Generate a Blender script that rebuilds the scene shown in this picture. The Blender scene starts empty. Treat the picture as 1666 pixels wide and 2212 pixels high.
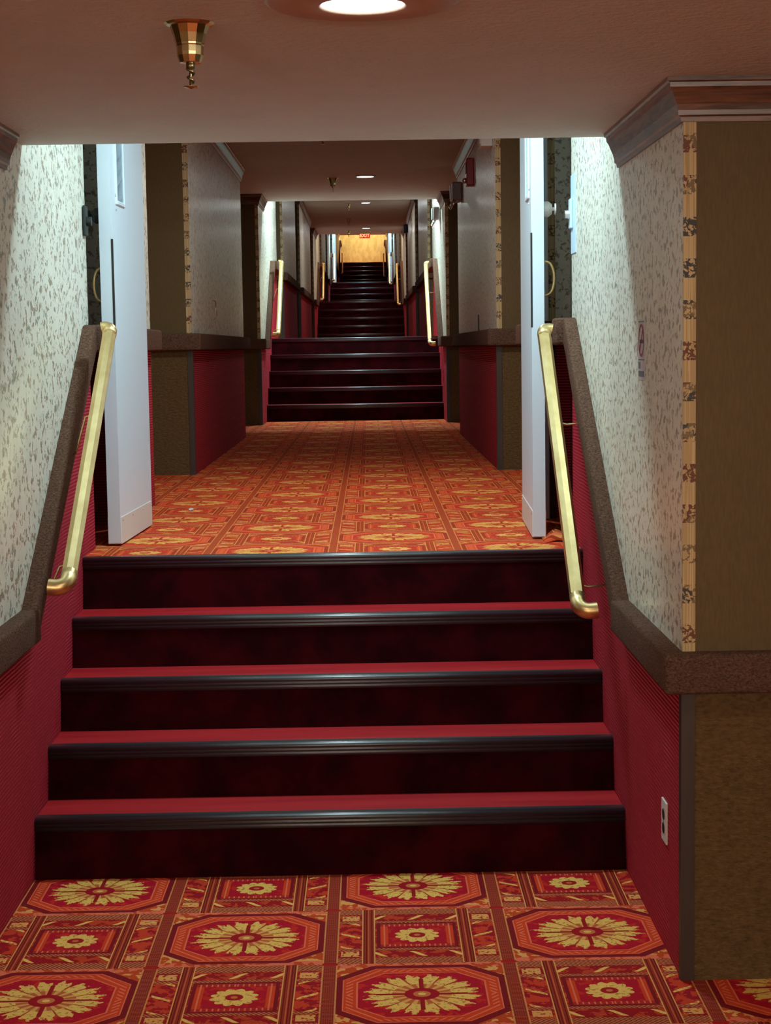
import bpy, bmesh, math, random
from mathutils import Vector, Matrix
random.seed(7)
sc = bpy.context.scene
COL = sc.collection
PI = math.pi

# ------------------------------------------------------------------ camera
cam_d = bpy.data.cameras.new('camera'); cam = bpy.data.objects.new('camera', cam_d); COL.objects.link(cam)
cam_d.sensor_fit = 'HORIZONTAL'; cam_d.sensor_width = 36.0; cam_d.lens = 78.565
cam_d.clip_start = 0.05; cam_d.clip_end = 200
RGT = Vector((0.99983033, -0.01031925, -0.01525879)); UPV = Vector((0.01619222, 0.09741772, 0.99511185)); FWD = Vector((0.00878233, 0.99519008, -0.09756828))
M = Matrix((( RGT.x, UPV.x, -FWD.x, 0.0), (RGT.y, UPV.y, -FWD.y, 0.0), (RGT.z, UPV.z, -FWD.z, 1.6743), (0, 0, 0, 1)))
cam.matrix_world = M
sc.camera = cam
sc.view_settings.view_transform = 'Standard'; sc.view_settings.look = 'None'
sc.view_settings.gamma = 1.0; sc.view_settings.use_curve_mapping = False
sc.view_settings.exposure = 0.0
w = bpy.data.worlds.new('world'); sc.world = w; w.use_nodes = True
w.node_tree.nodes['Background'].inputs[0].default_value = (0.5, 0.45, 0.4, 1); w.node_tree.nodes['Background'].inputs[1].default_value = 0.02

# key dimensions (metres): x across, y along the corridor, z up
XL, XR = -1.09, 0.80
ST = [  # first nosing y, tread, riser heights
    (5.257, .262, [.1894, .1711, .1733, .1743, .1899]),
    (17.99, .283, [.1739, .1755, .1777, .1776, .1836]),
    (36.51, .273, [.1816, .1812, .1804, .1843, .1808]),
    (49.22, .269, [.1808, .1808, .1808, .1817, .1800]),
    (65.60, .270, [.18] * 8)]
LZ = [0.0]
for _, _, rs in ST: LZ.append(LZ[-1] + sum(rs))
YTOP = [s[0] + s[1] * (len(s[2]) - 1) for s in ST]
# ceilings: (y0, y1, z underside)
CE = [(-2.2, 5.45, 2.33), (5.45, 18.1, 3.228), (18.1, 36.8, 4.116), (36.8, 49.5, 5.02), (49.5, 67.4, 6.10), (67.4, 70.2, 7.4)]
# lamps: (x, y, ceiling index, radius, watts, colour)
COOL = (0.60, 0.90, 1.0); NEUT = (0.95, 1.0, 0.98); WARM = (1.0, 0.86, 0.66)
LAMPS = [(0.0, 3.265, 0, .08, 9, (1.0, .90, .74), 'over the near carpet, cut by the top of the frame'),
         (0.0, -.9, 0, .10, 14, (1.0, .86, .68), 'behind the viewer in the crossing hall'),  # unseen lamp added to lift the near hall and its ceiling
         (0.0, 6.03, 1, .13, 50, COOL, 'above the first stairs behind the ceiling edge'),
         (0.0, 8.95, 1, .09, 28, NEUT, 'over the landing past the white doors, behind the ceiling edge'),  # added out of sight to brighten the landing walls and carpet
         (0.0, 15.53, 1, .078, 5, NEUT, 'on the second ceiling, largest lit disc in view'),
         (0.0, 18.98, 2, .12, 120, COOL, 'above the second stairs behind the ceiling edge'),
         (0.0, 28.86, 2, .078, 16, NEUT, 'middle one of the three lit discs in view'),
         (0.0, 34.96, 2, .085, 16, NEUT, 'just above the red exit sign, farthest lit disc'),
         (0.0, 37.6, 3, .085, 30, WARM, 'above the third stairs behind the ceiling edge'),
         (0.0, 50.4, 4, .085, 120, (.5, .82, 1.0), 'above the far pair of white doors'),
         (0.0, 68.4, 5, .085, 85, (1.0, .95, .80), 'in front of the yellow end wall')]

# ------------------------------------------------------------------ helpers
def tag(o, label=None, cat=None, group=None, kind=None):
    if label: o['label'] = label
    if cat: o['category'] = cat
    if group: o['group'] = group
    if kind: o['kind'] = kind
    return o
def link_bm(name, bm, mats, parent=None, smooth=False):
    bmesh.ops.recalc_face_normals(bm, faces=bm.faces)
    me = bpy.data.meshes.new(name); bm.to_mesh(me); bm.free()
    o = bpy.data.objects.new(name, me); COL.objects.link(o)
    for m in (mats if isinstance(mats, (list, tuple)) else [mats]): me.materials.append(m)
    if smooth:
        for p in me.polygons: p.use_smooth = True
    if parent: o.parent = parent
    return o
def thing(name, label, cat, loc=(0, 0, 0), group=None, kind=None):
    o = bpy.data.objects.new(name, None); COL.objects.link(o); o.location = loc; o.empty_display_size = .05
    return tag(o, label, cat, group, kind)
def box(bm, x0, x1, y0, y1, z0, z1, mi=0, bev=0.0, seg=2):
    vs = [bm.verts.new((x, y, z)) for z in (z0, z1) for y in (y0, y1) for x in (x0, x1)]
    fs = [bm.faces.new([vs[i] for i in q]) for q in ((0, 2, 3, 1), (4, 5, 7, 6), (0, 1, 5, 4), (2, 6, 7, 3), (0, 4, 6, 2), (1, 3, 7, 5))]
    for f in fs: f.material_index = mi
    if bev > 0:
        r = bmesh.ops.bevel(bm, geom=list({e for f in fs for e in f.edges}), offset=bev, segments=seg, profile=.5, affect='EDGES', material=mi)
    return fs
def prism_x(bm, pts, x0, x1, mi=0, bev=0.0, seg=2):
    """polygon given in (y, z) extruded along x"""
    a = [bm.verts.new((x0, p[0], p[1])) for p in pts]; b = [bm.verts.new((x1, p[0], p[1])) for p in pts]
    fs = [bm.faces.new(a), bm.faces.new(b[::-1])]
    n = len(pts)
    for i in range(n): fs.append(bm.faces.new((a[i], b[i], b[(i + 1) % n], a[(i + 1) % n])))
    for f in fs: f.material_index = mi
    if bev > 0: bmesh.ops.bevel(bm, geom=list({e for f in fs for e in f.edges}), offset=bev, segments=seg, profile=.5, affect='EDGES')
    return fs
def tube(bm, pts, rad, n=12, cap=True, roll=0.0, mi=0):
    pts = [Vector(p) for p in pts]; rings = []
    rad = rad if isinstance(rad, (list, tuple)) else [rad] * len(pts)
    prev = None
    for i, p in enumerate(pts):
        t = (pts[min(i + 1, len(pts) - 1)] - pts[max(i - 1, 0)]).normalized()
        if prev is None:
            s = t.cross(Vector((0, 0, 1)))
            if s.length < 1e-3: s = t.cross(Vector((1, 0, 0)))
            s.normalize()
        else:
            s = (prev - t * prev.dot(t)).normalized()
        prev = s; u = s.cross(t).normalized()
        rings.append([bm.verts.new(p + (s * math.cos(roll + 2 * PI * k / n) + u * math.sin(roll + 2 * PI * k / n)) * rad[i]) for k in range(n)])
    for a, b in zip(rings, rings[1:]):
        for k in range(n): bm.faces.new((a[k], a[(k + 1) % n], b[(k + 1) % n], b[k])).material_index = mi
    if cap: bm.faces.new(rings[0][::-1]).material_index = mi; bm.faces.new(rings[-1]).material_index = mi
    return rings
def lathe(bm, prof, c=(0, 0, 0), n=32, mi=0, a0=0):
    """profile of (r, z); closes poles when r == 0"""
    rings = []
    for r, z in prof:
        if r <= 1e-6: rings.append([bm.verts.new((c[0], c[1], c[2] + z))])
        else: rings.append([bm.verts.new((c[0] + r * math.cos(a0 + 2 * PI * k / n), c[1] + r * math.sin(a0 + 2 * PI * k / n), c[2] + z)) for k in range(n)])
    for a, b in zip(rings, rings[1:]):
        for k in range(n):
            q = [a[k % len(a)], a[(k + 1) % n % len(a)], b[(k + 1) % n % len(b)], b[k % len(b)]]
            u = []
            for v in q:
                if v not in u: u.append(v)
            if len(u) > 2: bm.faces.new(u).material_index = mi
def sweep(bm, path, prof, z0, flip=1, mi=0):
    """mitred moulding: path in xy, prof = list of (outward, z offset) closed polygon"""
    P = [Vector((p[0], p[1])) for p in path]; rings = []
    def nrm(a, b):
        d = (b - a).normalized(); return Vector((-d.y, d.x)) * flip
    for i, p in enumerate(P):
        if i == 0: n = nrm(P[0], P[1])
        elif i == len(P) - 1: n = nrm(P[-2], P[-1])
        else:
            n1, n2 = nrm(P[i - 1], p), nrm(p, P[i + 1]); n = (n1 + n2) / (1 + n1.dot(n2))
        rings.append([bm.verts.new((p.x + n.x * o, p.y + n.y * o, z0 + z)) for o, z in prof])
    m = len(prof)
    for a, b in zip(rings, rings[1:]):
        for k in range(m): bm.faces.new((a[k], a[(k + 1) % m], b[(k + 1) % m], b[k])).material_index = mi
    bm.faces.new(rings[0][::-1]).material_index = mi; bm.faces.new(rings[-1]).material_index = mi
def copy_tree(o, parent=None):
    c = o.copy(); COL.objects.link(c)
    if parent: c.parent = parent
    for ch in [x for x in bpy.data.objects if x.parent == o]: copy_tree(ch, c)
    return c

# ------------------------------------------------------------------ material tools
def srgb(r, g, b):
    f = lambda c: (c / 255) / 12.92 if c / 255 <= .04045 else ((c / 255 + .055) / 1.055) ** 2.4
    return (f(r), f(g), f(b), 1.0)
class S:   # a socket with arithmetic
    nt = None
    def __init__(s, k): s.k = k
    @staticmethod
    def m(op, *a):
        n = S.nt.nodes.new('ShaderNodeMath'); n.operation = op
        for i, v in enumerate(a):
            if isinstance(v, S): S.nt.links.new(v.k, n.inputs[i])
            else: n.inputs[i].default_value = v
        return S(n.outputs[0])
    def __add__(s, o): return S.m('ADD', s, o)
    __radd__ = __add__
    def __sub__(s, o): return S.m('SUBTRACT', s, o)
    def __rsub__(s, o): return S.m('SUBTRACT', o, s)
    def __mul__(s, o): return S.m('MULTIPLY', s, o)
    __rmul__ = __mul__
    def __truediv__(s, o): return S.m('DIVIDE', s, o)
    def __lt__(s, o): return S.m('LESS_THAN', s, o)
    def __gt__(s, o): return S.m('GREATER_THAN', s, o)
def AND(*a):
    r = a[0]
    for b in a[1:]: r = r * b
    return r
def mx(a, b): return S.m('MAXIMUM', a, b)
def mix(fac, a, b):
    n = S.nt.nodes.new('ShaderNodeMix'); n.data_type = 'RGBA'
    for sk, v in ((n.inputs[0], fac), (n.inputs[6], a), (n.inputs[7], b)):
        if isinstance(v, S): S.nt.links.new(v.k, sk)
        else: sk.default_value = v
    return S(n.outputs[2])
def coords(scale=(1, 1, 1), loc=(0, 0, 0)):
    t = S.nt.nodes.new('ShaderNodeTexCoord'); mp = S.nt.nodes.new('ShaderNodeMapping')
    mp.inputs['Scale'].default_value = scale; mp.inputs['Location'].default_value = loc
    S.nt.links.new(t.outputs['Object'], mp.inputs[0]); return S(mp.outputs[0])
def xyz(v=None):
    v = v or coords(); n = S.nt.nodes.new('ShaderNodeSeparateXYZ'); S.nt.links.new(v.k, n.inputs[0])
    return S(n.outputs[0]), S(n.outputs[1]), S(n.outputs[2])
def noise(vec, scale, detail=3, rough=.5, dist=0, out=0):
    n = S.nt.nodes.new('ShaderNodeTexNoise'); S.nt.links.new(vec.k, n.inputs['Vector'])
    n.inputs['Scale'].default_value = scale; n.inputs['Detail'].default_value = detail; n.inputs['Roughness'].default_value = rough; n.inputs['Distortion'].default_value = dist
    return S(n.outputs[out])
def rng(v, a, b, c=0.0, d=1.0):
    n = S.nt.nodes.new('ShaderNodeMapRange'); S.nt.links.new(v.k, n.inputs[0])
    for i, x in enumerate((a, b, c, d)): n.inputs[i + 1].default_value = x
    return S(n.outputs[0])
def mat(name, fn=None, color=(.5, .5, .5, 1), rough=.6, metal=0, spec=.5, bump=None, bstr=.3, bdist=.002, coat=0, coat_r=.1, emis=None, estr=0, sheen=0):
    m = bpy.data.materials.new(name); m.use_nodes = True; nt = m.node_tree; S.nt = nt
    b = nt.nodes['Principled BSDF']
    b.inputs['Base Color'].default_value = color; b.inputs['Roughness'].default_value = rough
    b.inputs['Metallic'].default_value = metal; b.inputs['Specular IOR Level'].default_value = spec
    b.inputs['Coat Weight'].default_value = coat; b.inputs['Coat Roughness'].default_value = coat_r
    b.inputs['Sheen Weight'].default_value = sheen
    if emis: b.inputs['Emission Color'].default_value = emis; b.inputs['Emission Strength'].default_value = estr
    if fn:
        c = fn()
        if c is not None: nt.links.new(c.k, b.inputs['Base Color'])
    if bump:
        h = bump(); n = nt.nodes.new('ShaderNodeBump'); n.inputs['Strength'].default_value = bstr; n.inputs['Distance'].default_value = bdist
        nt.links.new(h.k, n.inputs['Height']); nt.links.new(n.outputs[0], b.inputs['Normal'])
    return m

# ------------------------------------------------------------------ materials
def carpet(name, ox, oy, px, py, warm=0.0):
    def fn():
        x, y, z = xyz()
        U = (x - ox) / px; V = (y - oy) / py
        i = S.m('FLOOR', U + .5); j = S.m('FLOOR', V + .5)
        lx = (U - i) * px; ly = (V - j) * (py * (.442 / py))
        par = S.m('PINGPONG', i + j, 1.0)            # 0 medallion, 1 square
        par = par > .5
        ax = S.m('ABSOLUTE', lx); ay = S.m('ABSOLUTE', ly)
        nz = noise(coords(), 90, 2)
        nb = noise(coords(), 26, 3, .6)
        maroon = srgb(122, 18, 26); orange = srgb(206, 62, 26); crim = srgb(172, 14, 36); ochre = srgb(228, 182, 92); pink = srgb(222, 108, 78)
        rust = srgb(190, 68, 30); tan = srgb(220, 156, 84)
        th = S.m('ARCTAN2', ly * 1.12, lx)
        # ---- medallion cell
        u = ax * (1 / .230); v = ay * (1 / .203)
        d = mx(mx(u, v), (u + v) * (1 / 1.57))
        r = S.m('SQRT', u * u + v * v)
        # corner leaves
        leaf = noise(coords(), 34, 2, .5)
        c1 = mix(leaf > .52, rust, tan)
        c1 = mix(AND(ay > .19, leaf > .47), c1, pink)
        c1 = mix(d < 1.0, c1, maroon)
        c1 = mix(d < .90, c1, pink)
        dash = S.m('SINE', (ax + ay) * 300.0) > .35
        ob = mix(AND(dash, d < .86, d > .78), orange, pink)
        c1 = mix(d < .885, c1, ob)
        c1 = mix(d < .745, c1, pink)
        c1 = mix(d < .725, c1, mix(nb > .56, crim, srgb(196, 40, 30)))
        pet = S.m('ABSOLUTE', S.m('SINE', th * 8.0)); pet2 = S.m('SINE', th * 32.0)
        rad = pet * .11 + pet2 * .040 + (nz - .5) * .26 + .53
        vein = AND(S.m('ABSOLUTE', S.m('SINE', th * 8.0)) < .20, r > .30)
        fl = mix(nz > .60, ochre, srgb(184, 124, 60)); fl = mix(vein, fl, srgb(170, 66, 30))
        c1 = mix(r < rad, c1, fl)
        mid = mix(S.m('SINE', th * 16.0) > .1, srgb(186, 96, 50), tan)
        c1 = mix(r < .34, c1, mid)
        cross = AND(S.m('MINIMUM', ax, ay * 1.1) < .006, r < .52, r > .18)
        c1 = mix(cross, c1, srgb(150, 22, 26))
        c1 = mix(r < .20, c1, srgb(156, 16, 30)); c1 = mix(r < .10, c1, srgb(196, 110, 60)); c1 = mix(r < .045, c1, ochre)
        # ---- square cell
        c2 = mix(nb > .55, srgb(150, 26, 28), rust)
        rope = S.m('SINE', (lx + ly) * 520.0) > -.1
        ropec = mix(rope, srgb(120, 40, 26), srgb(196, 112, 70))
        # curved scrolls in the side panels
        w1 = S.m('ABSOLUTE', lx * S.m('SIGN', lx) - S.m('SINE', ly * 60.0) * .026 - .190) - mx(S.m('COSINE', ly * 60.0), 0.0) * .013 + .0015
        side = mix(nb > .5, srgb(150, 18, 30), srgb(196, 60, 34)); side = mix(w1 < 0.0, side, mix(nz > .55, ochre, srgb(200, 120, 60)))
        c2 = mix(AND(ax > .157, ay < .105), c2, side)
        orn = AND(ax > .165, ax < .215, ay > .125, ay < .165, nz > .42)
        c2 = mix(orn, c2, tan)
        w2 = S.m('ABSOLUTE', ay - S.m('SINE', lx * 57.0) * .018 - .148) - mx(S.m('COSINE', lx * 57.0), 0.0) * .010 + .001
        top = mix(nb > .52, srgb(150, 18, 26), srgb(186, 62, 34)); top = mix(w2 < 0.0, top, ochre)
        c2 = mix(AND(ax < .12, ay > .122, ay < .174), c2, top)
        c2 = mix(AND(ay > .103, ay < .120), c2, ropec); c2 = mix(ay > .176, c2, ropec)
        sq = mx(ax * (1 / .115), ay * (1 / .102))
        c2 = mix(sq < 1.0, c2, maroon); c2 = mix(sq < .91, c2, orange)
        c2 = mix(AND(sq < .91, ay * (1 / .102) > .72), c2, srgb(170, 40, 30))
        c2 = mix(AND(S.m('SINE', ax * 420.0) > .6, sq < .88), c2, pink)
        c2 = mix(mx(ax * (1 / .083), ay * (1 / .074)) < 1.0, c2, mix(nb > .55, crim, srgb(190, 40, 30)))
        r2 = S.m('SQRT', ax * ax * (1 / (.066 * .066)) + ay * ay * (1 / (.06 * .06)))
        rd2 = S.m('ABSOLUTE', S.m('SINE', th * 6.0)) * .2 + (nz - .5) * .15 + .78
        c2 = mix(r2 < rd2, c2, fl); c2 = mix(r2 < .36, c2, srgb(160, 22, 28)); c2 = mix(r2 < .14, c2, srgb(196, 110, 60))
        # vertical stripes of the square cell
        def stripes(s0, s1, base):
            t = (ax - s0) / (s1 - s0); inside = AND(t > 0.0, t < 1.0)
            st = mix(S.m('SINE', t * 31.4) > .2, srgb(150, 50, 26), srgb(106, 20, 22))
            st = mix(S.m('ABSOLUTE', t - .5) < .06, st, mix(S.m('SINE', ly * 700.0) > 0.0, srgb(196, 100, 70), rust))
            st = mix(S.m('ABSOLUTE', t - .5) > .41, st, tan)
            return mix(inside, base, st)
        c2 = stripes(.120, .157, c2)
        c = mix(par, c1, c2)
        # stripe on the cell boundary
        t = ax; st = mix(S.m('SINE', ax * 1100.0) > .2, srgb(150, 46, 26), srgb(106, 20, 22))
        st = mix(AND(ax > .222, ax < .227), st, tan)
        st = mix(S.m('SINE', ly * 700.0) > .5, st, srgb(170, 76, 50))
        st = mix(ay > .212, st, srgb(170, 24, 24))
        c = mix(ax > .223, c, st)
        # worn pile
        c = mix(rng(noise(coords(), 260, 2), .3, .7, 0.0, .35), c, mix(.5, c, srgb(120, 40, 24)))
        return mix(warm, c, srgb(226, 96, 34))  # orange cast of the lit landing mixed into the carpet colour
    return mat(name, fn, rough=.95, spec=.1, sheen=.0, bump=lambda: noise(coords(), 420, 2), bstr=.45, bdist=.002)
M_carpet0 = carpet('patterned_carpet_low', .113, 4.672 - .442, .488, .442)
M_carpet1 = carpet('patterned_carpet_high', -.39, 6.454, .482, .416, .26)  # same carpet, with the landing's brighter light tinted in as orange

def paper_fn():
    v = coords((40, 34, 40)); n = noise(v, 1, 3, .62, .3); big = noise(coords((9, 9, 5)), 1, 2)
    base = mix(rng(big, .35, .65), srgb(228, 223, 206), srgb(220, 214, 196))
    spot = rng(n, .53, .60); hue = noise(coords((20, 12, 12)), 1, 1)
    sp = mix(hue > .5, srgb(134, 118, 98), srgb(150, 116, 92)); sp = mix(hue > .58, sp, srgb(120, 126, 112))
    return mix(spot * .85, base, sp)
M_paper = mat('speckled_wallpaper', paper_fn, rough=.42, spec=.5, coat=.25, coat_r=.22, bump=lambda: noise(coords((60, 60, 60)), 1, 3), bstr=.12, bdist=.001)
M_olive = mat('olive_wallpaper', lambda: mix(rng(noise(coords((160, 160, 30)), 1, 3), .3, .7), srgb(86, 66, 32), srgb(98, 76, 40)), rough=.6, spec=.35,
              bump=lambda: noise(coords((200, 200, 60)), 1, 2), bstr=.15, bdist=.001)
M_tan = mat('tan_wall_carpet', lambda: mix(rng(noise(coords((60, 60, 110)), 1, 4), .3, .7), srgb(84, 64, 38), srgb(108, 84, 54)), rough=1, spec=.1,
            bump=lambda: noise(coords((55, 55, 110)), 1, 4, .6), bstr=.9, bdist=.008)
def rib_fn():
    x, y, z = xyz(); s = S.m('SINE', z * (2 * PI / .0125) + noise(coords(), 6, 2) * 3.0)
    n = noise(coords((260, 260, 120)), 1, 2)
    return mix(rng(s + (n - .5) * 1.8, .0, .9), srgb(138, 8, 30), srgb(214, 88, 104))
M_rib = mat('ribbed_red_wall_carpet', rib_fn, rough=.9, spec=.15, bump=lambda: S.m('SINE', xyz()[2] * (2 * PI / .0125)), bstr=.5, bdist=.002)
M_fuzz = mat('brown_pile_carpet', lambda: mix(rng(noise(coords((130, 130, 190)), 1, 4, .65, .6), .34, .66), srgb(74, 52, 40), srgb(122, 90, 74)), rough=1, spec=.05, sheen=.0,
             bump=lambda: noise(coords((130, 130, 190)), 1, 4, .65, .6), bstr=1.0, bdist=.008)
M_ceil = mat('painted_plaster', lambda: mix(rng(noise(coords(), 7, 3), .3, .7), srgb(210, 214, 212), srgb(216, 220, 218)), rough=.7, spec=.3,
             bump=lambda: noise(coords(), 46, 4, .6, .3), bstr=.6, bdist=.012)
M_white = mat('white_door_paint', color=srgb(214, 224, 232), rough=.35, spec=.5)
M_black = mat('black_gap', color=(.006, .006, .006, 1), rough=.6)
def strip_fn():
    x, y, z = xyz(); n = noise(coords(), 95, 2, .6, .4); q = S.m('PINGPONG', z + .011, .052); h = noise(coords(), 9, 1)
    base = mix(noise(coords((1, 1, .01)), 260, 1) > .5, srgb(196, 168, 120), srgb(176, 146, 98))
    leafc = mix(h > .5, srgb(104, 56, 30), srgb(120, 96, 62)); leafc = mix(h > .6, leafc, srgb(60, 56, 52))
    return mix(AND(q < .024, n > .49), base, leafc)
M_strip = mat('floral_border_paper', strip_fn, rough=.6)
M_vinyl = mat('dark_brown_vinyl', lambda: mix(noise(coords((90, 90, 6)), 1, 3), srgb(66, 50, 38), srgb(48, 34, 26)), rough=.5)
M_wood = mat('walnut_crown_wood', lambda: (lambda g: mix(rng(g, .35, .65), srgb(52, 29, 17), srgb(122, 80, 58)))(noise(coords((3, 5, 46)), 1, 3, .5, 1.6)), rough=.4, spec=.5, coat=.5, coat_r=.3,
             bump=lambda: noise(coords((3, 5, 46)), 1, 3, .5, 1.6), bstr=.2, bdist=.002)
M_nose = mat('black_rubber_nosing', color=(.013, .017, .021, 1), rough=.40, spec=.8, coat=.5, coat_r=.3)
M_tread = mat('red_tread_vinyl', lambda: mix(rng(noise(coords((1.5, 14, 14)), 1, 3), .35, .65), srgb(160, 14, 24), srgb(176, 30, 34)), rough=.5, spec=.4, bump=lambda: noise(coords(), 90, 2), bstr=.1)
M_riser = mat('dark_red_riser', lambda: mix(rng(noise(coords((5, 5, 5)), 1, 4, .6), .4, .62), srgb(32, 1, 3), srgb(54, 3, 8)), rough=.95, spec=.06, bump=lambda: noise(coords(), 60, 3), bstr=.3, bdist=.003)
M_brass = mat('polished_brass', lambda: mix(rng(noise(coords((20, 8, 20)), 1, 3), .3, .7), srgb(236, 208, 150), srgb(216, 184, 126)), rough=.36, metal=1.0)
M_brassd = mat('old_brass', color=srgb(200, 184, 136), rough=.24, metal=1.0)
M_chrome = mat('chrome', color=(.75, .75, .75, 1), rough=.15, metal=1.0)
M_grey = mat('grey_plastic', color=srgb(140, 130, 126), rough=.4)
M_wplastic = mat('white_plastic', color=srgb(215, 208, 200), rough=.4)
M_palebl = mat('pale_blue_plate', color=srgb(196, 216, 232), rough=.4)
M_red = mat('red_enamel', color=srgb(150, 12, 14), rough=.35)
M_dkgrn = mat('dark_groove', color=(.01, .014, .011, 1), rough=.5)
M_yellow = mat('yellow_end_wallpaper', lambda: mix(rng(noise(coords((8, 8, 4)), 1, 3), .4, .6), srgb(204, 182, 106), srgb(186, 162, 90)), rough=.6)
M_glass = mat('wired_glass', color=srgb(150, 178, 186), rough=.12, spec=.6)
M_trimw = mat('lamp_trim_paint', color=srgb(190, 160, 142), rough=.5)
M_text = mat('grey_print', color=srgb(96, 100, 104), rough=.6)
M_ring = mat('red_print', color=srgb(150, 30, 50), rough=.6)
M_dprint = mat('dark_print', color=srgb(40, 8, 28), rough=.6)
def emis(name, col, s):
    return mat(name, color=(0, 0, 0, 1), rough=1, spec=0, emis=(col[0], col[1], col[2], 1), estr=s)
M_exit = emis('red_sign_face', (1.0, .01, .008), .85); M_exitl = emis('lit_letters', (1.0, .45, .22), 1.6)

# ------------------------------------------------------------------ floors and ceilings
XO = 2.2          # outer limit of the side alcoves
def struct(name, bm, mats, label, cat, smooth=False):
    return tag(link_bm(name, bm, mats, None, smooth), label, cat, None, 'structure')
FL = [(-2.2, ST[0][0] + .03, 0.0)]
for k in range(4): FL.append((YTOP[k] + .028, ST[k + 1][0] + .03, LZ[k + 1]))
FL.append((YTOP[4] + .028, 70.2, LZ[5]))
fl_names = ['red and gold medallion carpet floor in the foreground, below the first stairs', 'orange lit medallion carpet floor of the landing between the white doors and second stairs',
            'carpet floor of the landing above the second stairs', 'carpet floor of the landing above the third stairs', 'carpet floor behind the far white doors', 'carpet floor at the foot of the yellow end wall']
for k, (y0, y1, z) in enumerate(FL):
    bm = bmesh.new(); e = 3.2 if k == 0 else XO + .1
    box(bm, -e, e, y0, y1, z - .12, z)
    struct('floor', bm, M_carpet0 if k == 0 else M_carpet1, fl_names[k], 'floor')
ce_names = ['pinkish brown plaster ceiling nearest the viewer with the sprinkler', 'dim brown ceiling over the first landing', 'ceiling over the second landing with two lit discs', 'ceiling over the third landing', 'pale yellowish ceiling beyond the exit sign', 'ceiling in front of the yellow end wall']
for k, (y0, y1, z) in enumerate(CE):
    bm = bmesh.new(); e = 3.2 if k == 0 else XO + .1
    fs = box(bm, -e, e, y0, y1, z, z + 1.05)
    struct('ceiling', bm, M_ceil, ce_names[k], 'ceiling')
def ceil_z(y):
    for y0, y1, z in CE:
        if y0 <= y < y1: return z
    return CE[-1][2]
def floor_z(y):
    k = sum(1 for yt in YTOP if y > yt - .6)
    return LZ[k]

# ------------------------------------------------------------------ wall piers
# (y0, y1, stair index or None)
PIERS = [(4.289, 6.62, 0), (7.50, 8.49, None), (10.50, 14.85, None), (17.22, 20.6, 1), (22.2, 26.2, None), (27.8, 33.0, None), (34.8, 39.6, 2), (41.2, 45.4, None), (47.0, 50.9, 3), (51.75, 70.2, 4)]
RAILH = .755; RAILT = .105    # bottom of the chair rail above floor, thickness
CROWN = [(0, -.106), (.007, -.106), (.009, -.094), (.015, -.090), (.016, -.078), (.020, -.064), (.028, -.046), (.034, -.032), (.040, -.024), (.041, -.013), (.048, -.010), (.048, 0), (0, 0)]
def rail_path(p, side):
    """z of the underside of the chair rail along y: list of (y, z)"""
    y0, y1, s = p
    z0 = floor_z(y0) + .018
    if s is None: return [(y0, z0 + RAILH), (y1, z0 + RAILH)]
    ya = ST[s][0] - .03; z1 = LZ[s + 1] - LZ[s]
    yb = ya + 1.29 * (z1 / .898)
    return [(y0, z0 + RAILH), (ya, z0 + RAILH), (yb, z0 + RAILH + z1), (max(y1, yb + .02), z0 + RAILH + z1)]
side_word = {-1: 'left', 1: 'right'}
where = ['beside the first stairs', 'just past the white doors', 'along the middle of the first landing', 'beside the second stairs', 'of the second landing, its near part', 'of the second landing, its far part',
         'beside the third stairs', 'of the third landing', 'beside the fourth stairs', 'beyond the far white doors']
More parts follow.
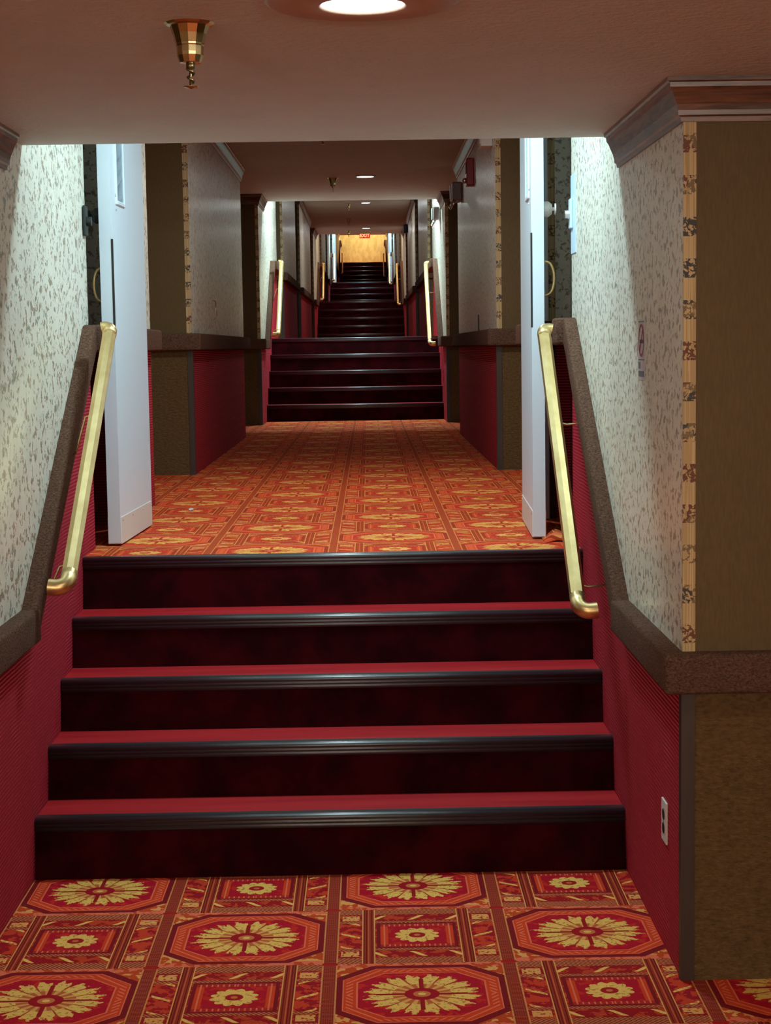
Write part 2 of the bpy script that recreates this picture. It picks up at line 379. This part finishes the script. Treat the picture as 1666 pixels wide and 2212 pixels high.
for side in (-1, 1):
    XW = XL if side < 0 else XR
    for pi, p in enumerate(PIERS):
        y0, y1, s = p
        recess = pi in (1, 9)
        outer = side * (3.2 if pi == 0 else XO)
        segs = [(y0, y1)]
        # split where the ceiling height changes
        cuts = [c[0] for c in CE[1:] if y0 < c[0] < y1]
        for c in cuts: segs = [q for a, b in segs for q in (((a, c), (c, b)) if a < c < b else ((a, b),))]
        bm = bmesh.new()
        rp = rail_path(p, side)
        def rz(y):
            for (a, za), (b, zb) in zip(rp, rp[1:]):
                if a <= y <= b: return za + (zb - za) * (y - a) / (b - a) if b > a else za
            return rp[-1][1]
        ys = sorted(set([y0, y1] + cuts + [q[0] for q in rp if y0 < q[0] < y1]))
        fz = floor_z(y0)
        for a, b in zip(ys, ys[1:]):
            ct = ceil_z((a + b) / 2) + .02
            za, zb = rz(a) + .05, rz(b) + .05
            # lower band (red) and upper band (paper) of the corridor face, plus solid body
            lo = [(a, fz - .02), (b, fz - .02), (b, zb), (a, za)]; up = [(a, za), (b, zb), (b, ct), (a, ct)]
            for poly, mi in ((lo, 1), (up, 0)):
                fs = prism_x(bm, poly, XW, outer, mi)
        # material of faces looking along y
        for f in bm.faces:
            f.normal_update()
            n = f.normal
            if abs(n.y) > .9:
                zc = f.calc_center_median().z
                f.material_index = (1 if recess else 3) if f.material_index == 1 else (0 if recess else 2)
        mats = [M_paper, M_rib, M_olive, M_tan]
        struct('wall_' + side_word[side], bm, mats, f'{side_word[side]} corridor wall {where[pi]}, speckled cream paper above ribbed red wall carpet', 'wall')
        # corner strips on the facing end
        zt = floor_z(y0) + .018 + RAILH
        ct = ceil_z(y0 + .01)
        sw = .033
        bm = bmesh.new(); box(bm, XW, XW + side * sw, y0 - .002, y0 + .001, zt + .06, ct)
        struct('trim_strip', bm, M_strip, f'floral border strip on the {side_word[side]} wall corner {where[pi]}', 'wallpaper border').name = f'trim_{2 + pi * 8 + (side > 0)}'
        bm = bmesh.new(); box(bm, XW - side * .003, XW + side * .032, y0 - .004, y0 + .03, floor_z(y0), zt + .02)
        struct('trim_corner', bm, M_vinyl, f'dark brown corner guard low on the {side_word[side]} wall corner {where[pi]}', 'corner guard').name = f'trim_{4 + pi * 8 + (side > 0)}'
        # chair rail
        bm = bmesh.new(); xi = XW - side * .058; xo = XW + side * .02
        if pi == 0: xi = XW - side * .052
        T = RAILT
        if s is None:
            prism_x(bm, [(y0 - .04, rp[0][1]), (y1 + .004, rp[0][1]), (y1 + .004, rp[0][1] + T), (y0 - .04, rp[0][1] + T)], xi, xo, 0, .012, 3)
        else:
            (_, za), (ya, _), (yb, zb), _ = rp
            prism_x(bm, [(y0 - .04, za), (ya, za), (ya, za + T), (y0 - .04, za + T)], xi, xo, 0, .012, 3)
            ex = xi + side * .004
            sl = (zb - za) / (yb - ya); k = T * .22
            prism_x(bm, [(ya - .03, za - .03 * sl * 0 + .002), (yb + .01, zb + .01), (yb + .01, zb + T - .002), (yb - .03, zb + T - .004), (ya - .05, za + T - .004)], ex, xo, 0, .012, 3)
            prism_x(bm, [(yb - .008, zb), (max(y1, yb + .02) + .004, zb), (max(y1, yb + .02) + .004, zb + T), (yb - .008, zb + T)], xi - side * .028, xo, 0, .012, 3)
        if not recess:
            a, b = sorted((xi - side * .001, outer)); box(bm, a, b, y0 - .05, y0 + .02, rp[0][1] + .001, rp[0][1] + T + .001, 0, .012, 3)
        else:
            a, b = sorted((xi - side * .001, outer)); box(bm, a, b, y0 - .045, y0 + .02, rp[0][1] + .001, rp[0][1] + T + .001, 0, .012, 3)
        o = struct('trim_rail', bm, M_fuzz, f'brown carpet covered chair rail on the {side_word[side]} wall {where[pi]}', 'chair rail', True); o.name = f'trim_{6 + pi * 8 + (side > 0)}'
        # crown
        bm = bmesh.new(); yend = y1
        for c in CE[1:]:
            if y0 < c[0] < y1: yend = c[0] - ((.075 if side > 0 else .27) if pi == 0 else 0); break
        if recess and pi == 1: path = [(XW, y0 + .001), (XW, yend)]
        else: path = [(outer, y0), (XW, y0), (XW, yend)]
        sweep(bm, path, CROWN, ct, 1 if side > 0 else -1)
        o = struct('trim_crown', bm, M_wood, f'walnut crown moulding at the ceiling on the {side_word[side]} wall {where[pi]}', 'crown moulding'); o.name = f'trim_{8 + pi * 8 + (side > 0)}'
    # recess backs behind the doors and outer alcove walls
    for (a, b, d, wd) in ((6.62, 7.5, .10, 'first'), (50.9, 51.75, .10, 'far')):
        bm = bmesh.new(); xb = XW + side * (.16 if side < 0 else .10); z0 = floor_z(a + .01); zc = ceil_z(a)
        x0, x1 = sorted((xb, side * XO))
        box(bm, x0, x1, a - .01, b + .01, z0 - .02, z0 + .8, 1); box(bm, x0, x1, a - .01, b + .01, z0 + .8, zc + .02, 0)
        struct('wall_' + side_word[side], bm, [M_paper, M_rib], f'shallow wall recess behind the {side_word[side]} white door of the {wd} pair', 'wall')
        bm = bmesh.new(); x0, x1 = sorted((xb - side * .03, xb)); box(bm, x0, x1, a, b, z0 + .76, z0 + .87, 0, .012, 3)
        struct('trim_r', bm, M_fuzz, f'short brown chair rail inside the recess behind the {side_word[side]} white door of the {wd} pair', 'chair rail', True).name = f'trim_{90 + (side > 0) + (2 if wd == "far" else 0)}'
    gaps = [(q[1], r[0]) for q, r in zip(PIERS[1:], PIERS[2:])]
    for gi, (a, b) in enumerate(gaps):
        if b - a < 1.0: continue
        bm = bmesh.new(); x0, x1 = sorted((side * (XO - .05), side * (XO + .1))); z0 = floor_z(a + .1); zc = ceil_z(a + .1)
        box(bm, x0, x1, a - .02, b + .02, z0 - .02, z0 + .8, 1); box(bm, x0, x1, a - .02, b + .02, z0 + .8, max(zc, ceil_z(b)) + .02, 0)
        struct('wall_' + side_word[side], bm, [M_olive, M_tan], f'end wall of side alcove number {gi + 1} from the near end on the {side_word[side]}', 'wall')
    # near crossing hall
    bm = bmesh.new(); x0, x1 = sorted((side * 3.2, side * 3.3)); box(bm, x0, x1, -2.2, 4.3, 0, .8, 1); box(bm, x0, x1, -2.2, 4.3, .8, 2.35, 0)
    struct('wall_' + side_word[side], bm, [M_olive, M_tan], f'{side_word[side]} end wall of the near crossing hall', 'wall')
bm = bmesh.new(); box(bm, -3.3, 3.3, -2.3, -2.2, 0, .8, 1); box(bm, -3.3, 3.3, -2.3, -2.2, .8, 2.35, 0)
struct('wall_back', bm, [M_paper, M_tan], 'wall behind the viewer', 'wall')
bm = bmesh.new(); box(bm, -XO, XO, 69.95, 70.2, LZ[5] - .02, 7.45)
struct('wall_end', bm, M_yellow, 'warm yellow papered wall closing the far end above the last stairs', 'wall')

# ------------------------------------------------------------------ stairs
ordn = ['first', 'second', 'third', 'fourth', 'fifth']
stair_lab = ['nearest flight of red stairs with black rubber nosings in the foreground', 'second flight of dark red stairs rising from the orange lit landing', 'third flight of stairs, seen above the brass rails of the second',
             'fourth flight of stairs, ending at the far pair of white doors', 'farthest flight of stairs below the yellow end wall']
def nosing(bm, x0, x1, y, z):
    # ribbed rubber nosing: rounded lip with two grooves on its front and a strip on the tread
    pts = [(y + .055, z - .004), (y + .055, z + .002), (y + .016, z + .003), (y + .011, z + .0022), (y + .007, z + .0005), (y + .0035, z - .002), (y + .001, z - .006), (y + .0005, z - .014), (y + .004, z - .0155), (y + .0005, z - .017), (y + .0008, z - .026), (y + .004, z - .0275), (y + .001, z - .029), (y + .003, z - .042), (y + .018, z - .044), (y + .018, z - .004)]
    prism_x(bm, pts, x0, x1)
for si, (y0, t, rs) in enumerate(ST):
    root = thing('staircase', stair_lab[si], 'stairs', ((XL + XR) / 2, y0, LZ[si]))
    inv = Matrix.Translation(-Vector(((XL + XR) / 2, y0, LZ[si])))
    z = LZ[si]; base = ((XL + XR) / 2, y0, LZ[si])
    for k, r in enumerate(rs):
        yn = y0 + k * t
        bm = bmesh.new(); a, b = XL + .001, XR - .001
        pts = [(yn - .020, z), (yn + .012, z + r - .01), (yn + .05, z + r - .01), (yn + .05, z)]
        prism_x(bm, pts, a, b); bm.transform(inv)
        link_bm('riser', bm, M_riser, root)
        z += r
        if k < len(rs) - 1:
            bm = bmesh.new(); box(bm, a, b, yn + .03, yn + t + .03, z - .03, z); bm.transform(inv)
            link_bm('tread', bm, M_tread, root)
        bm = bmesh.new(); nosing(bm, a, b, yn, z); bm.transform(inv)
        link_bm('nosing', bm, M_nose, root, True)

# ------------------------------------------------------------------ handrails
def make_handrail(side, lab, yb, zb, yt, zt, base, xi):
    s = side; root = thing('handrail', lab, 'handrail', base)
    O = Vector(base)
    def P(x, y, z): return Vector((x, y, z)) - O
    d = (P(xi, yt, zt) - P(xi, yb, zb)).normalized()
    A, B = P(xi, yb, zb), P(xi, yt, zt)
    bm = bmesh.new(); tube(bm, [A + d * .03, B - d * .02], .0258, 8, True, .2); link_bm('rail', bm, M_brass, root)
    R = .040
    # lower elbow curls down and back to the wall, open ended
    def arc(c0, d0, d1, r, n=8):
        # quarter-turn from direction d0 into d1 starting at c0
        return [c0 + d0 * (r * math.sin(q)) + d1 * (r * (1 - math.cos(q))) for q in [PI / 2 * i / n for i in range(n + 1)]]
    out = Vector((s, 0, .10)).normalized()
    pts = [A + d * .03] + arc(A, -d, out, R); last = pts[-1]; pts += [last + out * .018]
    bm = bmesh.new(); rg = tube(bm, pts, .0262, 16, False)
    e = pts[-1]; tube(bm, [e, e - out * .002, e - out * .03], [.0262, .019, .018], 16, False)
    bm.faces.new(rg[0])
    link_bm('elbow', bm, M_brass, root, True)
    out = Vector((s, 0, -.25)).normalized()
    pts = [B - d * .02] + arc(B, d, out, .030); pts += [pts[-1] + out * .002]
    bm = bmesh.new(); tube(bm, pts, .0262, 16, True); link_bm('elbow', bm, M_brass, root, True)
    xw = (XL if s < 0 else XR) - O.x
    for f in (.10, .68):
        q = A + (B - A) * f
        ze = .825 + (q.y + O.y - 5.227) * .703 - O.z
        bm = bmesh.new(); xe = xw - s * .047
        if ze > q.z - .046: ze = q.z - .050; xe = xw - s * .01
        tube(bm, [q - Vector((0, 0, .02)), q + Vector((s * .012, 0, -.040)), q + Vector((s * .045, 0, -.050)), Vector((xe - s * .01, q.y, ze + .006)), Vector((xe + s * .01, q.y, ze))], .0038, 8)
        link_bm('bracket', bm, M_brassd, root, True)
    return root
R0 = make_handrail(1, 'brass handrail on the right side of the nearest stairs, in front of the brown rail', 5.36, .845, 6.37, 1.715, (.664, 5.36, .845), .664)
L0 = make_handrail(-1, 'brass handrail on the left side of the nearest stairs, curled open end at the bottom', 5.235, .965, 6.24, 1.745, (-.950, 5.235, .965), -.950)
for k in range(1, 5):
    dy = ST[k][0] - ST[0][0]; dz = LZ[k] - LZ[0] - .02
    wh = [None, 'second flight, above the orange landing', 'third flight, seen small past the second rails', 'fourth flight, beside the far white doors', 'farthest flight, against the yellow end wall'][k]
    for o, sd in ((R0, 'right'), (L0, 'left')):
        c = copy_tree(o); c.location = (o.location.x, o.location.y + dy, o.location.z + dz)
        tag(c, f'brass handrail on the {sd} side of the {wh}')

# ------------------------------------------------------------------ doors
def make_door(side, loc, ang, lab, n):
    """leaf hinged at loc (far end), running towards the viewer along -y; corridor face towards -side"""
    root = thing(f'door_{n}', lab, 'door', loc, None, 'structure')
    s = side; W, H, T = .76, 2.03, .050
    x0, x1 = (0, T) if s > 0 else (-T, 0)
    # local: x from corridor face (0) outwards to the wall by T
    bm = bmesh.new()
    wy0, wy1, wz0, wz1 = -W + .12, -W + .27, 1.375, 1.90
    for (a, b, c, d) in ((-W, wy0, 0.012, H), (wy1, 0, .012, H), (wy0, wy1, .012, wz0), (wy0, wy1, wz1, H)):
        box(bm, x0, x1, a, b, c, d)
    bmesh.ops.remove_doubles(bm, verts=bm.verts, dist=1e-5)
    link_bm('leaf', bm, M_white, root)
    bm = bmesh.new(); box(bm, (x0 + x1) / 2 - .004, (x0 + x1) / 2 + .004, wy0, wy1, wz0, wz1); link_bm('window_pane', bm, M_glass, root)
    bm = bmesh.new()
    for (a, b, c, d) in ((wy0 - .018, wy0, wz0 - .018, wz1 + .018), (wy1, wy1 + .018, wz0 - .018, wz1 + .018), (wy0, wy1, wz0 - .018, wz0), (wy0, wy1, wz1, wz1 + .018)):
        box(bm, x0 - .007, x1 + .007, a, b, c, d, 0, .003, 1)
    link_bm('window_frame', bm, M_white, root)
    # kick plate on both faces, with screws
    bm = bmesh.new(); box(bm, x0 - .003, x1 + .003, -W + .006, -.02, .008, .115, 0, .001, 1)
    kp = link_bm('kick_plate', bm, M_wplastic, root)
    for yy in (-W + .04, -W * .66, -W * .33, -.06):
        bm = bmesh.new(); c = -s * .003; tube(bm, [(c, yy, .10), (c - s * .002, yy, .10)], .004, 8); link_bm('screw', bm, M_chrome, kp)
    # dark latch groove along the free edge
    bm = bmesh.new(); c0, c1 = sorted((-s * .0025, s * .004)); box(bm, c0, c1, -W - .001, -W + .014, .845, 1.215); link_bm('edge_groove', bm, M_dkgrn, root)
    for zz in (1.335, 1.395):
        bm = bmesh.new(); tube(bm, [(0, -W + .10, zz), (-s * .004, -W + .10, zz)], .005, 10); link_bm('bolt_head', bm, M_chrome, root)
    # brass pull on the wall side
    bm = bmesh.new(); xo = s * T; pts = []
    for i in range(13):
        q = PI * i / 12; pts.append((xo + s * .046 * math.sin(q) ** .6, -W + .10, 1.04 - .068 * math.cos(q) - .0))
    tube(bm, pts, .005, 10); link_bm('pull_handle', bm, M_brass, root, True)
    # magnetic hold-open armature
    bm = bmesh.new(); tube(bm, [(xo, -W + .06, 1.31), (xo + s * .022, -W + .06, 1.31), (xo + s * .036, -W + .06, 1.31)], [.031, .031, .02], 18)
    tube(bm, [(xo + s * .036, -W + .06, 1.31), (xo + s * .048, -W + .06, 1.31)], .008, 10); tube(bm, [(xo + s * .046, -W + .06, 1.31), (xo + s * .052, -W + .06, 1.31)], .023, 18)
    link_bm('door_magnet_plate', bm, M_wplastic if s > 0 else M_dkgrn, root)
    root.rotation_euler = (0, 0, ang)
    return root
make_door(-1, (-.972, 7.455, LZ[1]), math.radians(-2.1), 'white fire door held open on the left above the nearest stairs', 1)
make_door(1, (.676, 7.455, LZ[1]), math.radians(-2.0), 'white fire door held open on the right above the nearest stairs', 2)
make_door(-1, (-.93, 51.7, LZ[4]), math.radians(-3), 'small white fire door on the left at the far end, before the farthest stairs', 3)
make_door(1, (.66, 51.7, LZ[4]), math.radians(3), 'small white fire door on the right at the far end, before the farthest stairs', 4)
for n, (ya, z) in enumerate(((7.46, LZ[1]), (51.71, LZ[4]))):
    bm = bmesh.new(); zc = ceil_z(ya); box(bm, XL, XR, ya, ya + .12, z + 2.06, zc + .01)
    struct('trim_95', bm, M_paper, ['papered header above the near pair of white doors', 'papered header above the far pair of white doors'][n], 'door header').name = f'trim_{95 + n}'
    for sd in (-1, 1):
        XW = XL if sd < 0 else XR; fx = (-.968 if sd < 0 else .672)
        a, b = sorted((XW, XW - sd * .05)); bm = bmesh.new(); box(bm, a, b, ya + .01, ya + .1, z, z + 2.06, 0, .004, 1)
        struct('trim_97', bm, M_white, f'white {side_word[sd]} jamb of the {["near", "far"][n]} pair of white doors', 'door jamb').name = f'trim_{97 + n * 2 + (sd > 0)}'

# ------------------------------------------------------------------ lamps
def make_lamp(rad, col, big):
    root = thing('ceiling_light', '', 'ceiling light')
    bm = bmesh.new(); R = .187 if big else rad * 1.25
    lathe(bm, [(rad, -.002), (rad, -.012), (rad + .004, -.014), (R - .01, -.008 if big else -.012), (R, -.003), (R, 0), (rad, 0), (rad, -.002)], n=48); link_bm('trim_ring', bm, M_trimw if big else M_wplastic, root, True)
    bm = bmesh.new(); lathe(bm, [(0, -.012), (rad * .6, -.0115), (rad, -.009), (rad, -.002), (0, -.002)], n=40)
    link_bm('diffuser', bm, emis('lamp_diffuser', (.92, 1, 1), 9.0), root, True)
    return root
for (x, y, ci, rad, watt, col, wd) in LAMPS:
    z = CE[ci][2]
    r = make_lamp(rad, col, ci == 0); r.location = (x, y, z)
    tag(r, f'round white recessed ceiling light {wd}', 'ceiling light')
    ld = bpy.data.lights.new('lamp_glow', 'AREA'); ld.shape = 'DISK'; ld.size = rad * 2; ld.energy = watt; ld.color = col[:3]
    lo = bpy.data.objects.new('lamp_glow', ld); COL.objects.link(lo); lo.location = (0, 0, -.02); lo.parent = r
    for sname in ('trim_ring',): pass

for sx in (-1, 1):   # unseen globe lamps added behind the viewer to brighten the near hall
    r = thing('wall_sconce', f'glowing globe wall sconce behind the viewer, {side_word[sx]} one', 'wall lamp', (sx * 1.5, -2.2, 1.75))
    bm = bmesh.new(); lathe(bm, [(0, -.012), (.05, -.012), (.06, 0), (0, 0)], n=24); bm.transform(Matrix.Rotation(PI / 2, 4, 'X')); link_bm('back_plate', bm, M_brassd, r, True)
    bm = bmesh.new(); tube(bm, [(0, .01, 0), (0, .09, -.02), (0, .13, .03)], .008, 10); link_bm('arm', bm, M_brassd, r, True)
    bm = bmesh.new(); bmesh.ops.create_uvsphere(bm, u_segments=24, v_segments=14, radius=.07); bm.transform(Matrix.Translation((0, .13, .10))); link_bm('globe', bm, emis('globe_glass', (1, .85, .65), 4.0), r, True)
    ld = bpy.data.lights.new('sconce_glow', 'POINT'); ld.shadow_soft_size = .07; ld.energy = 105; ld.color = (1.0, .93, .84)
    lo = bpy.data.objects.new('sconce_glow', ld); COL.objects.link(lo); lo.location = (0, .30, .12); lo.parent = r
# ------------------------------------------------------------------ sprinklers
def make_sprinkler():
    root = thing('sprinkler', 'brass fire sprinkler with bell shaped cup and coiled stem, nearest on the ceiling', 'sprinkler')
    bm = bmesh.new()
    lathe(bm, [(.052, 0), (.047, -.004), (.040, -.006), (.034, -.022), (.029, -.040), (.0285, -.043), (.0275, -.046), (.027, -.058), (.0265, -.064), (.022, -.077), (.0215, -.078), (.010, -.080), (0, -.080)], n=12)
    link_bm('cup', bm, M_brassd, root)
    bm = bmesh.new(); tube(bm, [(0, 0, -.078), (0, 0, -.126)], .0032, 8)
    pts = [(.0075 * math.cos(q) * (1 - .3 * q / 14), .0075 * math.sin(q) * (1 - .3 * q / 14), -.082 - .0026 * q) for q in [i * .45 for i in range(31)]]
    tube(bm, pts, .0028, 8); tube(bm, [(0, 0, -.078), (0, 0, -.090)], .009, 10); link_bm('stem', bm, mat('dull_bronze', color=srgb(120, 110, 80), rough=.35, metal=.9), root, True)
    bm = bmesh.new(); lathe(bm, [(0, -.130), (.006, -.1285), (.015, -.1265), (.0155, -.125), (.006, -.126), (0, -.124)], n=14); link_bm('deflector', bm, M_brassd, root)
    return root
sp = make_sprinkler(); sp.location = (-.350, 3.48, CE[0][2])
for (x, y, ci, lab) in ((-.297, 12.07, 1, 'small fire sprinkler just behind the edge of the near ceiling'), (-.297, 15.7, 1, 'small fire sprinkler left of the largest lit ceiling disc'),
                        (-.294, 29.1, 2, 'tiny fire sprinkler left of the middle lit ceiling disc'), (-.333, 32.4, 2, 'tiny dark fire sprinkler on the third ceiling'), (-.37, 35.8, 2, 'tiny fire sprinkler left of the exit sign')):
    c = copy_tree(sp); c.location = (x, y, CE[ci][2]); c['label'] = lab

# ------------------------------------------------------------------ exit sign
root = thing('exit_sign', 'small red lit EXIT sign hanging far down the corridor below the last lit disc', 'exit sign', (-.045, 49.0, 4.80))
bm = bmesh.new(); box(bm, -.15, .15, -.02, .02, .0, .165, 0, .004, 1); link_bm('sign_body', bm, M_exit, root)
bm = bmesh.new(); tube(bm, [(0, 0, .16), (0, 0, .22)], .008, 8); link_bm('hanger', bm, M_wplastic, root)
cu = bpy.data.curves.new('letters', 'FONT'); cu.body = 'EXIT'; cu.size = .135; cu.align_x = 'CENTER'; cu.extrude = .002; cu.offset = .004
to = bpy.data.objects.new('tmp', cu); COL.objects.link(to); bpy.context.view_layer.update()
me = bpy.data.meshes.new_from_object(to); bpy.data.objects.remove(to)
me.transform(Matrix.Translation((0, -.0225, .033)) @ Matrix.Rotation(PI / 2, 4, 'X')); me.materials.clear(); me.materials.append(M_exitl)
lt = bpy.data.objects.new('letters', me); COL.objects.link(lt); lt.parent = root
ld = bpy.data.lights.new('sign_glow', 'AREA'); ld.shape = 'RECTANGLE'; ld.size = .28; ld.size_y = .14; ld.energy = 6; ld.color = (1, .05, .03)
lo = bpy.data.objects.new('sign_glow', ld); COL.objects.link(lo); lo.location = (0, -.03, .08); lo.rotation_euler = (PI / 2, 0, 0); lo.parent = root

# ------------------------------------------------------------------ wall fittings
# no-smoking sticker on the right wall
Y, Z = 4.932, 1.655
root = thing('sign', 'small no smoking sticker with red ring on the speckled right wall', 'sign', (XR, Y, Z))
bm = bmesh.new(); box(bm, -.0015, 0, -.058, .058, -.088, .088); link_bm('backing', bm, mat('sticker_white', color=srgb(196, 186, 190), rough=.4), root)
bm = bmesh.new()   # ring + slash + cigarette, facing -x
N = 40; cy, cz, r1, r0 = 0, .027, .048, .040
a = [bm.verts.new((-.0025, cy + r1 * math.cos(2 * PI * i / N), cz + r1 * math.sin(2 * PI * i / N))) for i in range(N)]
b = [bm.verts.new((-.0025, cy + r0 * math.cos(2 * PI * i / N), cz + r0 * math.sin(2 * PI * i / N))) for i in range(N)]
for i in range(N): bm.faces.new((a[i], a[(i + 1) % N], b[(i + 1) % N], b[i]))
q = [bm.verts.new((-.0028, y_, z_)) for y_, z_ in ((-.033, .056), (-.027, .062), (.033, -.002), (.027, -.008))]; bm.faces.new(q)
link_bm('ring', bm, M_ring, root)
bm = bmesh.new(); box(bm, -.003, -.0026, -.028, .022, .019, .030); link_bm('cigarette', bm, M_dprint, root)
bm = bmesh.new(); box(bm, -.0025, -.002, -.048, .048, .080, .083); link_bm('top_line', bm, M_text, root)
for (a, b, c, d) in ((-.05, .05, -.030, -.0275), (.018, .048, -.055, -.036), (-.046, .048, -.078, -.062)):
    bm = bmesh.new(); box(bm, -.0025, -.002, a, b, c, d); link_bm('print', bm, M_text, root)
# outlet
root = thing('outlet', 'white double power outlet low on the ribbed red right wall', 'outlet', (XR, 4.529, .362))
bm = bmesh.new(); box(bm, -.006, 0, -.0365, .0365, -.0585, .0585, 0, .002, 2); link_bm('cover_plate', bm, M_wplastic, root)
for zz in (-.0195, .0195):
    bm = bmesh.new(); tube(bm, [(-.005, 0, zz), (-.0075, 0, zz)], .0155, 20); rc = link_bm('socket', bm, mat('brown_socket', color=srgb(52, 22, 14), rough=.4), root)
bm = bmesh.new(); tube(bm, [(-.005, 0, 0), (-.008, 0, 0)], .003, 8); link_bm('screw', bm, M_chrome, root)
# magnetic holder plates on both walls
def holder(side, lab, dark):
    XW = XL if side < 0 else XR; s = side
    root = thing('door_holder', lab, 'door holder', (XW, 6.545, LZ[1] + 1.275))
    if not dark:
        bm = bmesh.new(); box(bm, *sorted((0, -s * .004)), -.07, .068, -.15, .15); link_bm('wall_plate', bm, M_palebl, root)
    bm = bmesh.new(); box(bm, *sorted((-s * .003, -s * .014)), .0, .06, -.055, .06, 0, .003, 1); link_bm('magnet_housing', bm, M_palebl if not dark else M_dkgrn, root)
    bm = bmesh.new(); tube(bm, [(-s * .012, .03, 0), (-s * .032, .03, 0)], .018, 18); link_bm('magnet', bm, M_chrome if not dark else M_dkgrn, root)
holder(1, 'pale blue wall plate with magnetic door holder on the right wall by the white door', False)
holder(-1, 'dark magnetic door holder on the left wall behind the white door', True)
# red alarm box and side sprinkler
root = thing('fire_alarm', 'red fire alarm box high on the right wall of the first landing', 'fire alarm', (XR, 12.63, 2.95))
bm = bmesh.new(); box(bm, -.055, 0, -.06, .06, -.10, .10, 0, .006, 2); link_bm('housing', bm, M_red, root)
bm = bmesh.new(); box(bm, -.060, -.052, -.045, .045, -.01, .07, 0, .003, 1); link_bm('grille', bm, mat('dark_red_enamel', color=srgb(90, 6, 8), rough=.4), root)
bm = bmesh.new(); lathe(bm, [(0, .03), (.012, .027), (.020, .016), (.021, .004), (.018, 0), (0, 0)], n=20); bm.transform(Matrix.Translation((-.055, 0, -.06)) @ Matrix.Rotation(-PI / 2, 4, 'Y')); link_bm('lens', bm, M_chrome, root, True)
# emergency lights
def emergency(y, z, lab, mbody):
    root = thing('emergency_light', lab, 'emergency light', (XR, y, z))
    bm = bmesh.new(); box(bm, -.085, 0, -.16, .16, -.075, .075, 0, .015, 3); link_bm('housing', bm, mbody, root)
    bm = bmesh.new(); box(bm, -.095, -.083, -.05, .05, -.06, .06, 0, .004, 1); link_bm('front_plate', bm, M_wplastic, root)
    for yy in (-.12, .12):
        bm = bmesh.new(); lathe(bm, [(0, .02), (.02, .02), (.035, 0), (.036, -.006), (.034, -.01), (0, -.012)], n=20)
        bm.transform(Matrix.Translation((-.075, yy, -.10)) @ Matrix.Rotation(math.radians(-60), 4, 'Y')); link_bm('lamp_head', bm, M_chrome, root, True)
    return root
emergency(14.25, 2.95, 'grey twin lamp emergency light high on the right wall of the first landing', M_grey)
emergency(18.35, 3.09, 'shiny silver emergency light high on the right wall over the second stairs', M_chrome)
emergency(33.0 - .25, 3.93, 'small dark emergency light high on the right wall of the second landing', mat('dark_plastic', color=srgb(40, 34, 30), rough=.4))
# white junction box
root = thing('junction_box', 'small white junction box high on the right wall near the ceiling edge', 'junction box', (XR, 10.78, 3.0))
bm = bmesh.new(); box(bm, -.075, 0, -.09, .09, -.085, .085, 0, .006, 2); link_bm('housing', bm, M_wplastic, root)
bm = bmesh.new(); box(bm, -.080, -.074, -.075, .075, -.07, .07, 0, .002, 1); link_bm('lid', bm, M_wplastic, root)
# dark card slot above right rail, and left bar modelling a bright reflection
bm = bmesh.new(); box(bm, XR - .006, XR, 12.14, 12.20, 1.765, 1.895, 0, .002, 1)
tag(link_bm('wall_plate', bm, M_dkgrn), 'narrow dark wall plate just above the right brown rail of the first landing', 'wall plate')
bm = bmesh.new(); pts = [(XL + .004, 11.97, 1.885), (XL + .018, 11.97, 1.895), (XL + .02, 11.97, 1.96), (XL + .02, 11.97, 2.0), (XL + .02, 11.90, 2.015), (XL + .004, 11.88, 2.02)]
tube(bm, pts, .004, 8); tag(link_bm('wall_hook', bm, M_chrome, None, True), 'thin metal hook high on the left wall of the first landing', 'hook')

# carpet curl by the right door and a paper scrap
bm = bmesh.new(); n = 14; w_ = .16; prof = []
for i in range(n + 1):
    u = i / n; prof.append((XR - .115 + u * .11, 6.60 + .05 * math.sin(u * PI), LZ[1] + .002 + .030 * math.sin(u * PI) ** 1.3))
top = []; bot = []
for (x, y, z) in prof:
    top.append([bm.verts.new((x, y - .05, LZ[1] + .001 + (z - LZ[1]) * .25)), bm.verts.new((x, y, z)), bm.verts.new((x, y + .10, z + .004)), bm.verts.new((x, y + .14, LZ[1] - .002))])
    bot.append([bm.verts.new(v.co - Vector((0, 0, .004))) for v in top[-1]])
for lst in (top, bot):
    for a, b in zip(lst, lst[1:]):
        for k in range(3): bm.faces.new((a[k], a[k + 1], b[k + 1], b[k]))
for k in range(3):
    for e in (0, -1): bm.faces.new((top[e][k], top[e][k + 1], bot[e][k + 1], bot[e][k]))
for a, b, c, d in zip(top, top[1:], bot, bot[1:]):
    bm.faces.new((a[0], b[0], d[0], c[0])); bm.faces.new((a[3], b[3], d[3], c[3]))
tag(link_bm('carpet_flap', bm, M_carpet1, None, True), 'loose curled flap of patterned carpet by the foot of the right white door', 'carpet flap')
bm = bmesh.new(); bmesh.ops.create_icosphere(bm, subdivisions=2, radius=.012)
for v in bm.verts: v.co = Vector((v.co.x * 1.1, v.co.y * 1.6, v.co.z * .6)) * (1 + random.uniform(-.2, .2))
bm.transform(Matrix.Translation((-.872, 8.144, LZ[1] + .006)))
tag(link_bm('paper_scrap', bm, M_wplastic), 'tiny white scrap of paper lying on the orange landing carpet', 'scrap')

# ------------------------------------------------------------------ groups of repeats
GR = {'handrail': 'brass handrails of the stair flights', 'staircase': 'flights of red stairs', 'ceiling_light': 'round ceiling lights along the corridor',
      'sprinkler': 'ceiling sprinklers', 'emergency_light': 'emergency lights on the right wall', 'door_holder': 'magnetic door holders', 'wall_sconce': 'wall sconces of the crossing hall'}
for o in bpy.data.objects:
    if o.parent is None and o.name.split('.')[0] in GR: o['group'] = GR[o.name.split('.')[0]]
